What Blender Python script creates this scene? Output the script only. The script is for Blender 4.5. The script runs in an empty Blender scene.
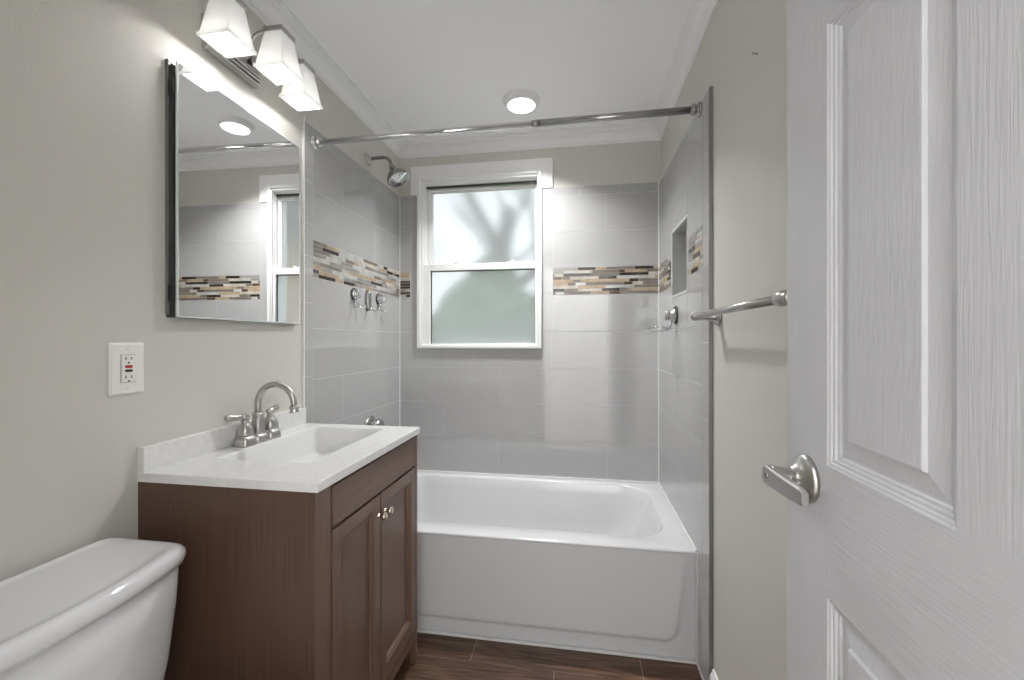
import bpy, bmesh, math, random
from mathutils import Vector, Matrix, noise
random.seed(7)
SC = bpy.context.scene
COL = SC.collection
PI = math.pi
D = 2.4168           # back tile face
XL, XR = 0.0, 1.532  # painted faces of the side walls
TL, TR = 0.006, 1.520  # tile faces of the side walls
YB = 2.429           # painted back wall
CZ = 2.398           # ceiling

# ------------------------------------------------------------------ camera
cam_d = bpy.data.cameras.new('camera')
cam = bpy.data.objects.new('camera', cam_d); COL.objects.link(cam)
cam.location = (1.084, 0.0, 1.2094)
cam.rotation_euler = (PI / 2, 0, 0.1583)
cam_d.sensor_width = 36.0
cam_d.lens = 419.8 / 1024 * 36.0
cam_d.clip_start = 0.02
SC.camera = cam
# ------------------------------------------------------------------ world, exposure
SC.view_settings.view_transform = 'Standard'
SC.view_settings.look = 'None'
SC.view_settings.gamma = 1.0
SC.view_settings.use_curve_mapping = False
SC.view_settings.exposure = 1.74
W = bpy.data.worlds.new('overcast_sky'); SC.world = W; W.use_nodes = True
bg = W.node_tree.nodes['Background']
bg.inputs[0].default_value = (0.90, 0.95, 1.0, 1); bg.inputs[1].default_value = 0.50
SC.cycles.max_bounces = 14
SC.cycles.diffuse_bounces = 9
SC.cycles.glossy_bounces = 5
SC.cycles.transmission_bounces = 8


def lamp(name, kind, loc, power, size=None, color=(1, 1, 1), rot=(0, 0, 0), size_y=None):
    d = bpy.data.lights.new(name, kind); d.energy = power; d.color = color
    if kind == 'AREA':
        d.size = size
        if size_y: d.shape = 'RECTANGLE'; d.size_y = size_y
    elif size: d.shadow_soft_size = size
    o = bpy.data.objects.new(name, d); COL.objects.link(o); o.location = loc; o.rotation_euler = rot
    return o


# added fill light in the unseen hallway behind the camera, shines in through the doorway
lamp('hallway_fill_light', 'AREA', (1.95, -0.95, 2.30), 3, 1.1, (0.98, 0.99, 1.0), (math.radians(35), 0, math.radians(35)))
# second added fill light over the doorway, bounced off the pale hallway end wall
lamp('hallway_bounce_fill', 'AREA', (1.0, -0.20, 2.28), 30, 2.2, (0.975, 0.985, 1.0), (math.radians(-62), 0, 0), 0.2)


# ------------------------------------------------------------------ materials
def newmat(name):
    m = bpy.data.materials.new(name); m.use_nodes = True
    return m, m.node_tree, m.node_tree.nodes['Principled BSDF']


def simple(name, col, rough=0.5, metal=0.0, spec=0.5, coat=0.0, bump=None, emit=None, emit_s=0.0, aniso=0):
    m, nt, b = newmat(name)
    b.inputs['Base Color'].default_value = (*col, 1)
    b.inputs['Roughness'].default_value = rough
    b.inputs['Metallic'].default_value = metal
    b.inputs['Specular IOR Level'].default_value = spec
    b.inputs['Coat Weight'].default_value = coat
    b.inputs['Coat Roughness'].default_value = 0.04
    if emit:
        b.inputs['Emission Color'].default_value = (*emit, 1); b.inputs['Emission Strength'].default_value = emit_s
    if bump:
        sc, st, dist = bump
        tc = nt.nodes.new('ShaderNodeTexCoord'); n = nt.nodes.new('ShaderNodeTexNoise'); bp = nt.nodes.new('ShaderNodeBump')
        n.inputs['Scale'].default_value = sc; n.inputs['Detail'].default_value = 3
        nt.links.new(tc.outputs['Object'], n.inputs['Vector']); nt.links.new(n.outputs['Fac'], bp.inputs['Height'])
        bp.inputs['Strength'].default_value = st; bp.inputs['Distance'].default_value = dist
        nt.links.new(bp.outputs['Normal'], b.inputs['Normal'])
    return m


def streaky(name, c1, c2, scale, rough, coat=0.0, bump=0.0, dist=0.001, detail=4, metal=0.0, spec=0.5, distort=0.0, lo=0.35, hi=0.65):
    """two colours mixed by a noise stretched along one axis (scale = x, y, z frequency)"""
    m, nt, b = newmat(name)
    tc = nt.nodes.new('ShaderNodeTexCoord'); mp = nt.nodes.new('ShaderNodeMapping'); n = nt.nodes.new('ShaderNodeTexNoise')
    mp.inputs['Scale'].default_value = scale
    n.inputs['Scale'].default_value = 1.0; n.inputs['Detail'].default_value = detail; n.inputs['Distortion'].default_value = distort
    r = nt.nodes.new('ShaderNodeValToRGB')
    r.color_ramp.elements[0].position = lo; r.color_ramp.elements[1].position = hi
    r.color_ramp.elements[0].color = (*c1, 1); r.color_ramp.elements[1].color = (*c2, 1)
    nt.links.new(tc.outputs['Object'], mp.inputs['Vector']); nt.links.new(mp.outputs['Vector'], n.inputs['Vector'])
    nt.links.new(n.outputs['Fac'], r.inputs['Fac']); nt.links.new(r.outputs['Color'], b.inputs['Base Color'])
    b.inputs['Roughness'].default_value = rough; b.inputs['Coat Weight'].default_value = coat
    b.inputs['Metallic'].default_value = metal; b.inputs['Specular IOR Level'].default_value = spec
    if bump:
        bp = nt.nodes.new('ShaderNodeBump'); bp.inputs['Strength'].default_value = bump; bp.inputs['Distance'].default_value = dist
        nt.links.new(n.outputs['Fac'], bp.inputs['Height']); nt.links.new(bp.outputs['Normal'], b.inputs['Normal'])
    return m


M = {}
M['paint'] = simple('greige_wall_paint', (0.60, 0.587, 0.55), 0.55, bump=(260, 0.25, 0.002), spec=0.35)
M['ceiling'] = simple('ceiling_paint', (0.92, 0.92, 0.93), 0.7, bump=(200, 0.1, 0.001), spec=0.3)
M['trim'] = simple('white_semigloss_trim', (0.82, 0.82, 0.82), 0.32)
M['vinyl'] = simple('white_vinyl', (0.80, 0.80, 0.79), 0.35)
M['tile'] = streaky('grey_linen_tile', (0.40, 0.40, 0.40), (0.43, 0.43, 0.429), (12, 12, 600), 0.07, bump=0.03, dist=0.0004, spec=0.85)
M['grout'] = simple('light_grout', (0.55, 0.55, 0.545), 0.8)
M['floor_grout'] = simple('brown_floor_grout', (0.30, 0.25, 0.21), 0.8)
M['caulk'] = simple('white_caulk', (0.78, 0.78, 0.77), 0.4)
M['floor'] = None
M['tub'] = simple('white_enamel', (0.66, 0.666, 0.68), 0.2, coat=0.3)
M['porcelain'] = simple('white_porcelain', (0.68, 0.685, 0.70), 0.08, coat=0.6)
M['chrome'] = simple('polished_chrome', (0.72, 0.72, 0.73), 0.07, 1.0)
M['dark_chrome'] = simple('rod_chrome', (0.42, 0.415, 0.41), 0.26, 1.0)
M['nickel'] = simple('brushed_nickel', (0.50, 0.49, 0.475), 0.32, 1.0, bump=(900, 0.06, 0.0005))
M['head_nickel'] = simple('darker_nickel', (0.30, 0.29, 0.28), 0.2, 1.0)
M['steel_edge'] = simple('aluminium_edge_trim', (0.30, 0.30, 0.30), 0.35, 0.9)
M['white_edge'] = simple('white_edge_trim', (0.80, 0.80, 0.79), 0.35)
M['black'] = simple('black_plastic', (0.015, 0.015, 0.016), 0.45)
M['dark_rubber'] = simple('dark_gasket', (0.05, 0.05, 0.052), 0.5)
M['mirror'] = simple('silvered_glass', (0.90, 0.905, 0.91), 0.0, 1.0)
M['mirror_edge'] = simple('polished_glass_edge', (0.75, 0.80, 0.79), 0.15, 0.2)
M['plastic'] = simple('white_plastic', (0.80, 0.80, 0.78), 0.28)
M['red'] = simple('red_button', (0.42, 0.03, 0.04), 0.35)
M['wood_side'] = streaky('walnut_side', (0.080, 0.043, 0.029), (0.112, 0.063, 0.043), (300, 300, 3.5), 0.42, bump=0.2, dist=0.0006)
M['wood_v'] = streaky('walnut_vertical', (0.118, 0.066, 0.046), (0.158, 0.094, 0.067), (330, 330, 5), 0.30, bump=0.15, dist=0.0005)
M['wood_h'] = streaky('walnut_horizontal', (0.118, 0.066, 0.046), (0.158, 0.094, 0.067), (330, 5, 330), 0.30, bump=0.15, dist=0.0005)
M['wood_dark'] = simple('dark_inside_and_gap_shade', (0.035, 0.02, 0.015), 0.6)
M['fake_stone'] = streaky('white_cultured_marble', (0.69, 0.69, 0.685), (0.745, 0.745, 0.74), (60, 60, 60), 0.22, coat=0.2, detail=8, lo=0.3, hi=0.62)
M['basin'] = simple('white_basin', (0.68, 0.68, 0.675), 0.12, coat=0.4)
M['brass_knob'] = simple('satin_champagne_knob', (0.70, 0.62, 0.54), 0.2, 1.0)
M['bulb'] = simple('lit_bulb', (1, 1, 1), 0.5, emit=(1, 0.985, 0.97), emit_s=1.2)
M['diffuser'] = simple('lit_diffuser', (1, 1, 1), 0.5, emit=(1, 0.99, 0.975), emit_s=1.6)
M['bark'] = streaky('bark', (0.05, 0.04, 0.035), (0.12, 0.10, 0.085), (12, 12, 3), 0.9)
M['leaf'] = streaky('hedge_leaf', (0.07, 0.10, 0.06), (0.18, 0.23, 0.15), (9, 9, 9), 0.8)
M['lawn'] = streaky('lawn', (0.12, 0.2, 0.08), (0.26, 0.33, 0.18), (4, 4, 4), 0.9)
M['siding'] = simple('tan_siding', (0.50, 0.33, 0.21), 0.7)
M['roof'] = simple('roof_shingle', (0.16, 0.13, 0.12), 0.9)
M['carpet'] = simple('hall_floor', (0.45, 0.42, 0.38), 0.7)
for i, c in enumerate([(0.035, 0.027, 0.022), (0.19, 0.165, 0.14), (0.50, 0.46, 0.40), (0.40, 0.31, 0.21), (0.47, 0.47, 0.45), (0.10, 0.065, 0.045), (0.28, 0.27, 0.25)]):
    M['mos%d' % i] = streaky('mosaic_%s' % ['espresso', 'taupe', 'cream', 'tan', 'pale_grey', 'brown', 'grey'][i], tuple(v * 0.85 for v in c), tuple(min(1, v * 1.12) for v in c), (25, 25, 25), 0.12 if i in (0, 4, 5, 6) else 0.3, spec=0.6)


def frosted():
    # lit frosted lamp glass: scatters and glows
    m, nt, b = newmat('lit_frosted_glass')
    b.inputs['Base Color'].default_value = (0.80, 0.80, 0.80, 1); b.inputs['Roughness'].default_value = 0.3
    b.inputs['Emission Color'].default_value = (1, 0.985, 0.965, 1); b.inputs['Emission Strength'].default_value = 0.05
    tr = nt.nodes.new('ShaderNodeBsdfTranslucent'); tr.inputs[0].default_value = (0.9, 0.9, 0.88, 1)
    mx = nt.nodes.new('ShaderNodeMixShader'); mx.inputs[0].default_value = 0.20
    out = nt.nodes['Material Output']
    nt.links.new(b.outputs[0], mx.inputs[1]); nt.links.new(tr.outputs[0], mx.inputs[2]); nt.links.new(mx.outputs[0], out.inputs[0])
    return m


M['shade'] = frosted()


def obscure_glass():
    m, nt, b = newmat('obscure_window_glass')
    b.inputs['Base Color'].default_value = (0.97, 0.985, 0.99, 1); b.inputs['Roughness'].default_value = 0.19
    b.inputs['Transmission Weight'].default_value = 1.0; b.inputs['IOR'].default_value = 1.18
    tc = nt.nodes.new('ShaderNodeTexCoord'); n = nt.nodes.new('ShaderNodeTexNoise'); bp = nt.nodes.new('ShaderNodeBump')
    n.inputs['Scale'].default_value = 170; n.inputs['Detail'].default_value = 2
    nt.links.new(tc.outputs['Object'], n.inputs['Vector']); nt.links.new(n.outputs['Fac'], bp.inputs['Height'])
    bp.inputs['Strength'].default_value = 0.5; bp.inputs['Distance'].default_value = 0.001
    nt.links.new(bp.outputs['Normal'], b.inputs['Normal'])
    tr = nt.nodes.new('ShaderNodeBsdfTranslucent'); tr.inputs[0].default_value = (0.95, 0.96, 0.97, 1)
    mx = nt.nodes.new('ShaderNodeMixShader'); mx.inputs[0].default_value = 0.30
    nt.links.new(b.outputs[0], mx.inputs[1]); nt.links.new(tr.outputs[0], mx.inputs[2]); nt.links.new(mx.outputs[0], nt.nodes['Material Output'].inputs[0])
    return m


M['glass'] = obscure_glass()


def floor_mat():
    m, nt, b = newmat('wood_look_floor_tile')
    tc = nt.nodes.new('ShaderNodeTexCoord'); mp = nt.nodes.new('ShaderNodeMapping')
    mp.inputs['Location'].default_value = (0, 0, 0); mp.inputs['Scale'].default_value = (5, 70, 1)
    n = nt.nodes.new('ShaderNodeTexNoise'); n.inputs['Scale'].default_value = 1; n.inputs['Detail'].default_value = 6; n.inputs['Distortion'].default_value = 1.2
    r = nt.nodes.new('ShaderNodeValToRGB')
    e = r.color_ramp.elements
    e[0].position = 0.3; e[0].color = (0.040, 0.019, 0.011, 1); e[1].position = 0.75; e[1].color = (0.24, 0.132, 0.085, 1)
    x = r.color_ramp.elements.new(0.5); x.color = (0.105, 0.054, 0.034, 1)
    n2 = nt.nodes.new('ShaderNodeTexNoise'); n2.inputs['Scale'].default_value = 3.5
    mix = nt.nodes.new('ShaderNodeMix'); mix.data_type = 'RGBA'; mix.blend_type = 'MULTIPLY'; mix.inputs[0].default_value = 0.35
    nt.links.new(tc.outputs['Object'], mp.inputs['Vector']); nt.links.new(mp.outputs['Vector'], n.inputs['Vector'])
    nt.links.new(tc.outputs['Object'], n2.inputs['Vector'])
    nt.links.new(n.outputs['Fac'], r.inputs['Fac']); nt.links.new(r.outputs['Color'], mix.inputs[6]); nt.links.new(n2.outputs['Color'], mix.inputs[7])
    nt.links.new(mix.outputs[2], b.inputs['Base Color'])
    b.inputs['Roughness'].default_value = 0.32
    bp = nt.nodes.new('ShaderNodeBump'); bp.inputs['Strength'].default_value = 0.2; bp.inputs['Distance'].default_value = 0.001
    nt.links.new(n.outputs['Fac'], bp.inputs['Height']); nt.links.new(bp.outputs['Normal'], b.inputs['Normal'])
    return m


M['floor'] = floor_mat()


def door_mat(name, scale, wav):
    """embossed wood grain under glossy white paint"""
    m, nt, b = newmat(name)
    b.inputs['Base Color'].default_value = (0.52, 0.523, 0.54, 1); b.inputs['Roughness'].default_value = 0.33
    tc = nt.nodes.new('ShaderNodeTexCoord'); mp = nt.nodes.new('ShaderNodeMapping'); mp.inputs['Scale'].default_value = scale
    n = nt.nodes.new('ShaderNodeTexNoise'); n.inputs['Scale'].default_value = 1; n.inputs['Detail'].default_value = 5; n.inputs['Distortion'].default_value = wav
    r = nt.nodes.new('ShaderNodeValToRGB'); r.color_ramp.elements[0].position = 0.38; r.color_ramp.elements[1].position = 0.62
    f = nt.nodes.new('ShaderNodeTexNoise'); f.inputs['Scale'].default_value = 330; f.inputs['Detail'].default_value = 2
    ad = nt.nodes.new('ShaderNodeMath'); ad.operation = 'MULTIPLY_ADD'; ad.inputs[1].default_value = 0.35
    bp = nt.nodes.new('ShaderNodeBump'); bp.inputs['Strength'].default_value = 0.22; bp.inputs['Distance'].default_value = 0.0012
    L = nt.links.new
    L(tc.outputs['Object'], mp.inputs['Vector']); L(mp.outputs['Vector'], n.inputs['Vector']); L(n.outputs['Fac'], r.inputs['Fac'])
    L(tc.outputs['Object'], f.inputs['Vector']); L(f.outputs['Fac'], ad.inputs[0]); L(r.outputs['Color'], ad.inputs[2])
    L(ad.outputs[0], bp.inputs['Height']); L(bp.outputs['Normal'], b.inputs['Normal'])
    return m


M['door_v'] = door_mat('white_door_upright_grain', (200, 230, 9), 0.6)
M['door_h'] = door_mat('white_door_level_grain', (200, 10, 260), 0.5)
M['door_p'] = door_mat('white_door_panel_grain', (60, 75, 8), 2.2)


# ------------------------------------------------------------------ mesh helpers
class MB:
    def __init__(self): self.bm = bmesh.new()

    def quad(self, pts, mi=0, smooth=False):
        f = self.bm.faces.new([self.bm.verts.new(p) for p in pts]); f.material_index = mi; f.smooth = smooth; return f

    def box(self, x0, x1, y0, y1, z0, z1, mi=0, bevel=0.0, seg=2):
        vs = [self.bm.verts.new((x, y, z)) for z in (z0, z1) for y in (y0, y1) for x in (x0, x1)]
        fs = []
        for a in ((0, 2, 3, 1), (4, 5, 7, 6), (0, 1, 5, 4), (2, 6, 7, 3), (0, 4, 6, 2), (1, 3, 7, 5)):
            f = self.bm.faces.new([vs[i] for i in a]); f.material_index = mi; fs.append(f)
        if bevel:
            es = list({e for f in fs for e in f.edges})
            r = bmesh.ops.bevel(self.bm, geom=es, offset=bevel, segments=seg, profile=0.5, affect='EDGES')
            for f in r['faces']: f.material_index = mi; f.smooth = True
        return self

    def tube(self, pts, rad, seg=16, mi=0, cap=True, smooth=True, up=None):
        pts = [Vector(p) for p in pts]
        if not hasattr(rad, '__len__'): rad = [rad] * len(pts)
        rings = []; prev = None
        for i, p in enumerate(pts):
            t = ((pts[min(i + 1, len(pts) - 1)] - pts[max(i - 1, 0)])).normalized()
            if prev is None:
                a = Vector((0, 0, 1)) if abs(t.z) < 0.9 else Vector((1, 0, 0))
                n = t.cross(a).normalized()
            else:
                n = (prev - t * prev.dot(t)).normalized()
            prev = n; b = t.cross(n)
            rings.append([self.bm.verts.new(p + (n * math.cos(2 * PI * k / seg) + b * math.sin(2 * PI * k / seg)) * rad[i]) for k in range(seg)])
        for i in range(len(rings) - 1):
            for k in range(seg):
                f = self.bm.faces.new([rings[i][k], rings[i][(k + 1) % seg], rings[i + 1][(k + 1) % seg], rings[i + 1][k]])
                f.material_index = mi; f.smooth = smooth
        if cap:
            for r, rev in ((rings[0], True), (rings[-1], False)):
                f = self.bm.faces.new(list(reversed(r)) if rev else r); f.material_index = mi
        return self

    def lathe(self, prof, origin, axis, seg=32, mi=0, smooth=True, capa=True, capb=True, squash=None):
        """prof: list of (distance along the axis, radius)"""
        axis = Vector(axis).normalized(); o = Vector(origin)
        a = Vector((0, 0, 1)) if abs(axis.z) < 0.9 else Vector((1, 0, 0))
        n = axis.cross(a).normalized(); b = axis.cross(n)
        rings = [[self.bm.verts.new(o + axis * t + (n * math.cos(2 * PI * k / seg) + b * math.sin(2 * PI * k / seg)) * max(r, 1e-5)) for k in range(seg)] for t, r in prof]
        for i in range(len(rings) - 1):
            for k in range(seg):
                f = self.bm.faces.new([rings[i][k], rings[i][(k + 1) % seg], rings[i + 1][(k + 1) % seg], rings[i + 1][k]])
                f.material_index = mi; f.smooth = smooth
        if capa: self.bm.faces.new(list(reversed(rings[0]))).material_index = mi
        if capb: self.bm.faces.new(rings[-1]).material_index = mi
        return self

    def loft(self, rings, mi=0, smooth=True, capa=False, capb=False):
        vr = [[self.bm.verts.new(p) for p in r] for r in rings]
        n = len(vr[0])
        for i in range(len(vr) - 1):
            for k in range(n):
                f = self.bm.faces.new([vr[i][k], vr[i][(k + 1) % n], vr[i + 1][(k + 1) % n], vr[i + 1][k]])
                f.material_index = mi; f.smooth = smooth
        if capa: f = self.bm.faces.new(list(reversed(vr[0]))); f.material_index = mi; f.smooth = smooth
        if capb: f = self.bm.faces.new(vr[-1]); f.material_index = mi; f.smooth = smooth
        return self

    def sphere(self, c, r, mi=0, sc=(1, 1, 1), u=20, v=12):
        g = bmesh.ops.create_uvsphere(self.bm, u_segments=u, v_segments=v, radius=r)
        bmesh.ops.scale(self.bm, vec=sc, verts=g['verts']); bmesh.ops.translate(self.bm, vec=c, verts=g['verts'])
        for w in g['verts']:
            for f in w.link_faces: f.material_index = mi; f.smooth = True
        return self


def origin_of(o):
    v = Vector((0, 0, 0))
    while o is not None: v += Vector(o.location); o = o.parent
    return v


def obj(name, mb, mats, parent=None, loc=(0, 0, 0), sub=0, angle=None, fix=True):
    """link one mesh object; world coordinates in, local coordinates out"""
    bm = mb.bm
    if fix: bmesh.ops.recalc_face_normals(bm, faces=bm.faces)
    po = origin_of(parent)
    L = Vector(loc)
    if tuple(loc) == (0, 0, 0) and parent is not None: L = po
    bmesh.ops.translate(bm, vec=-L, verts=bm.verts)
    me = bpy.data.meshes.new(name); bm.to_mesh(me); bm.free()
    for m in (mats if isinstance(mats, (list, tuple)) else [mats]): me.materials.append(m if not isinstance(m, str) else M[m])
    o = bpy.data.objects.new(name, me); COL.objects.link(o)
    o.location = L - po
    if parent is not None: o.parent = parent
    if sub:
        s = o.modifiers.new('smooth', 'SUBSURF'); s.levels = sub; s.render_levels = sub
    return o


def thing(name, label, cat, loc, group=None):
    o = bpy.data.objects.new(name, None); COL.objects.link(o); o.location = loc; o.empty_display_size = 0.05
    o['label'] = label; o['category'] = cat
    if group: o['group'] = group
    return o


def tag(o, label, cat, group=None):
    o['label'] = label; o['category'] = cat
    if group: o['group'] = group
    return o


def struct(name, mb, mats, parent=None, **k):
    o = obj(name, mb, mats, parent, **k)
    if parent is None: o['kind'] = 'structure'
    return o


def arc(c, r, a0, a1, n, ax=(1, 0, 0), ay=(0, 0, 1)):
    c = Vector(c); ax = Vector(ax); ay = Vector(ay)
    return [c + ax * (r * math.cos(a0 + (a1 - a0) * i / n)) + ay * (r * math.sin(a0 + (a1 - a0) * i / n)) for i in range(n + 1)]


def rrect(x0, x1, y0, y1, r, z, n=6):
    """rounded rectangle ring in plan; r is one radius or four (x0y0, x1y0, x1y1, x0y1)"""
    rs = r if hasattr(r, '__len__') else [r] * 4
    out = []
    for (cx, cy, a, rr) in ((x0, y0, PI, rs[0]), (x1, y0, 1.5 * PI, rs[1]), (x1, y1, 0, rs[2]), (x0, y1, 0.5 * PI, rs[3])):
        ox = cx + rr if cx == x0 else cx - rr; oy = cy + rr if cy == y0 else cy - rr
        for i in range(n + 1):
            t = a + PI / 2 * i / n
            out.append((ox + rr * math.cos(t), oy + rr * math.sin(t), z))
    return out


# ================================================================== ROOM SHELL
def slab(name, axis, p0, p1, a0, a1, z0, z1, hole, mat):
    """wall slab between p0..p1 on its axis, with one rectangular hole (a0,a1,z0,z1)"""
    mb = MB()
    def b(u0, u1, w0, w1):
        if u1 - u0 < 1e-4 or w1 - w0 < 1e-4: return
        if axis == 'x': mb.box(p0, p1, u0, u1, w0, w1)
        else: mb.box(u0, u1, p0, p1, w0, w1)
    if hole is None: b(a0, a1, z0, z1)
    else:
        h0, h1, g0, g1 = hole
        b(a0, h0, z0, z1); b(h1, a1, z0, z1); b(h0, h1, z0, g0); b(h0, h1, g1, z1)
    return struct(name, mb, mat)


NICHE = (1.800, 2.078, 1.412, 1.715)      # y0 y1 z0 z1
WIN = (0.130, 0.868, 1.170, 2.175)        # x0 x1 z0 z1
wall_left = slab('wall_left', 'x', -0.12, XL, -0.10, YB + 0.14, 0, CZ, None, 'paint')
wall_right = slab('wall_right', 'x', XR, XR + 0.14, -0.10, YB + 0.14, 0, CZ, NICHE, 'paint')
wall_back = slab('wall_back', 'y', YB, YB + 0.14, XL, XR, 0, CZ, WIN, 'paint')
wall_front = slab('wall_front', 'y', -0.10, 0.012, XL, XR, 0, CZ, (0.68, 1.462, 0, 2.05), 'paint')
mb = MB(); mb.box(-0.12, XR + 0.14, -0.10, YB + 0.14, CZ, CZ + 0.1); ceiling = struct('ceiling', mb, 'ceiling')

# floor: wood-look planks over a grout bed
mb = MB()
mb.box(XL, XR, -0.10, YB, -0.06, -0.0015, 1)
rows = [(1.655 + 0.12 * 0, None)]
y1 = 1.690; k = 0
while y1 > -0.10:
    y0 = max(y1 - 0.1515, -0.10)
    x = -0.58 if k % 2 == 0 else -0.27
    if k % 2 == 0: x = 1.3115 - 3 * 0.6335
    else: x = 0.995 - 2 * 0.6335
    while x < XR:
        a, b = max(x, XL), min(x + 0.6335, XR)
        if b - a > 0.01: mb.box(a + 0.0015, b - 0.0015, y0 + 0.0015, y1 - 0.0015, -0.01, 0.0, 0)
        x += 0.6335
    y1 -= 0.1515; k += 1
floor = struct('floor', mb, ['floor', 'floor_grout'])

# crown moulding, mitred around the four walls
CP = [(0, 0.0825), (0.007, 0.0825), (0.009, 0.080), (0.009, 0.073), (0.013, 0.070), (0.013, 0.064), (0.016, 0.055), (0.022, 0.044), (0.031, 0.035), (0.040, 0.030),
      (0.040, 0.025), (0.046, 0.022), (0.049, 0.017), (0.049, 0.011), (0.057, 0.009), (0.057, 0)]
mb = MB()
rings = []
for p, d in CP:
    rings.append([(XL + p, 0.012 + p, CZ - d), (XR - p, 0.012 + p, CZ - d), (XR - p, YB - p, CZ - d), (XL + p, YB - p, CZ - d)])
mb.loft(rings, smooth=False)
struct('trim_1', mb, 'trim')
# base board on the right wall
mb = MB()
prof = [(0, 0), (0.014, 0), (0.014, 0.078), (0.010, 0.090), (0.007, 0.094), (0.005, 0.103), (0, 0.105)]
r0 = [(XR - a, 0.62, z) for a, z in prof]; r1 = [(XR - a, 1.500, z) for a, z in prof]
r0 = [(XR - a, 0.015, z) for a, z in prof]
mb.loft([r0, r1], smooth=False, capa=True, capb=True)
struct('baseboard_right', mb, 'trim')
mb = MB()
r0 = [(XL + a, 0.015, z) for a, z in prof]; r1 = [(XL + a, 0.885, z) for a, z in prof]
mb.loft([r0, r1], smooth=False, capa=True, capb=True)
struct('baseboard_left', mb, 'trim')
# door casing on the entry wall
mb = MB()
mb.box(0.605, 0.68, 0.012, 0.028, 0, 2.12, bevel=0.004); mb.box(0.605, 1.532, 0.012, 0.028, 2.05, 2.12, bevel=0.004)
mb.box(0.68, 0.692, -0.10, 0.012, 0, 2.05)
struct('trim_2', mb, 'trim')
# hallway behind the doorway
mb = MB(); mb.box(-0.6, 2.6, -1.75, -0.10, -0.06, -0.002); struct('floor_hall', mb, 'carpet')
mb = MB(); mb.box(-0.6, 2.6, -1.75, -0.10, 2.42, 2.5); struct('ceiling_hall', mb, 'ceiling')
mb = MB(); mb.box(-0.6, 2.6, -1.85, -1.75, 0, 2.42); struct('wall_hall_end', mb, 'ceiling')
mb = MB(); mb.box(-0.70, -0.6, -1.85, -0.0, 0, 2.42); struct('wall_hall_left', mb, 'paint')
mb = MB(); mb.box(2.6, 2.7, -1.85, -0.0, 0, 2.42); struct('wall_hall_right', mb, 'paint')
mb = MB(); mb.box(-0.6, -0.12, -0.10, 0.0, 0, 2.42); mb.box(1.672, 2.6, -0.10, 0.0, 0, 2.42); struct('wall_hall_near', mb, 'paint')

# ------------------------------------------------------------------ tiles
TOP = 2.083
G = 0.0011   # half a grout joint


class Tiler:
    """puts tiles on one wall plane; P maps (a, z, depth out of the wall) to world"""
    def __init__(self, P, holes): self.P = P; self.holes = holes; self.t = MB()

    def put(self, a0, a1, z0, z1, t0, t1, mi, mb=None):
        mb = mb or self.t
        c = [self.P(a, z, t) for t in (t0, t1) for z in (z0, z1) for a in (a0, a1)]
        xs, ys, zs = [p[0] for p in c], [p[1] for p in c], [p[2] for p in c]
        mb.box(min(xs), max(xs), min(ys), max(ys), min(zs), max(zs), mi)

    def cut(self, a0, a1, z0, z1):
        rs = [(a0, a1, z0, z1)]
        for h0, h1, g0, g1 in self.holes:
            out = []
            for (p, q, r, s) in rs:
                if q <= h0 or p >= h1 or s <= g0 or r >= g1: out.append((p, q, r, s)); continue
                if p < h0: out.append((p, h0, r, s))
                if q > h1: out.append((h1, q, r, s))
                m0, m1 = max(p, h0), min(q, h1)
                if r < g0: out.append((m0, m1, r, g0))
                if s > g1: out.append((m0, m1, g1, s))
            rs = out
        return rs

    def tile(self, a0, a1, z0, z1):
        for (p, q, r, s) in self.cut(a0, a1, z0, z1):
            if q - p > 0.006 and s - r > 0.006:
                self.put(p + G, q - G, r + G, s - G, 0.004, 0.010, 0)

    def bed(self, a0, a1, z0, z1):
        for (p, q, r, s) in self.cut(a0, a1, z0, z1): self.put(p, q, r, s, 0.0, 0.0093, 1)


def row(tl, z0, z1, a0, a1, joints):
    xs = [a0] + sorted(j for j in joints if a0 + 0.01 < j < a1 - 0.01) + [a1]
    for p, q in zip(xs, xs[1:]): tl.tile(p, q, z0, z1)


ZR = [0.0, 0.215, 0.425, 0.635, 0.842, 1.047, 1.257, 1.468]
ZU = [1.622, 1.825, 2.031, TOP]
MZ0, MZ1 = 1.468, 1.622
# mosaic: nine courses of sticks; the visible piece right of the window is copied stick by stick
COURSES = [[(0, 6, 124), (0, 0, 86), (0, 3, 50), (0, 1, 138), (0, 0, 90), (0, 3, 24)],
           [(0, 6, 54), (0, 4, 48), (0, 2, 92), (0, 1, 128), (0, 5, 30), (0, 3, 100), (0, 1, 60)],
           [(0, 5, 8), (0, 2, 44), (0, 0, 134), (0, 1, 140), (0, 0, 138), (0, 2, 48)],
           [(0, 5, 43), (0, 1, 42), (0, 2, 140), (0, 0, 44), (0, 0, 44), (0, 4, 180), (0, 3, 19)],
           [(0, 3, 98), (0, 1, 40), (0, 3, 234), (0, 0, 44), (0, 1, 96)],
           [(0, 3, 74), (0, 5, 38), (0, 4, 50), (0, 1, 184), (0, 5, 43), (0, 2, 46), (0, 1, 77)],
           [(0, 2, 123), (0, 3, 135), (0, 4, 138), (0, 1, 116)],
           [(0, 0, 57), (0, 1, 68), (0, 2, 116), (0, 0, 87), (0, 1, 44), (0, 3, 140)],
           [(0, 5, 13), (0, 4, 40), (0, 1, 135), (0, 3, 88), (0, 5, 52), (0, 1, 184)]]


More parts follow.
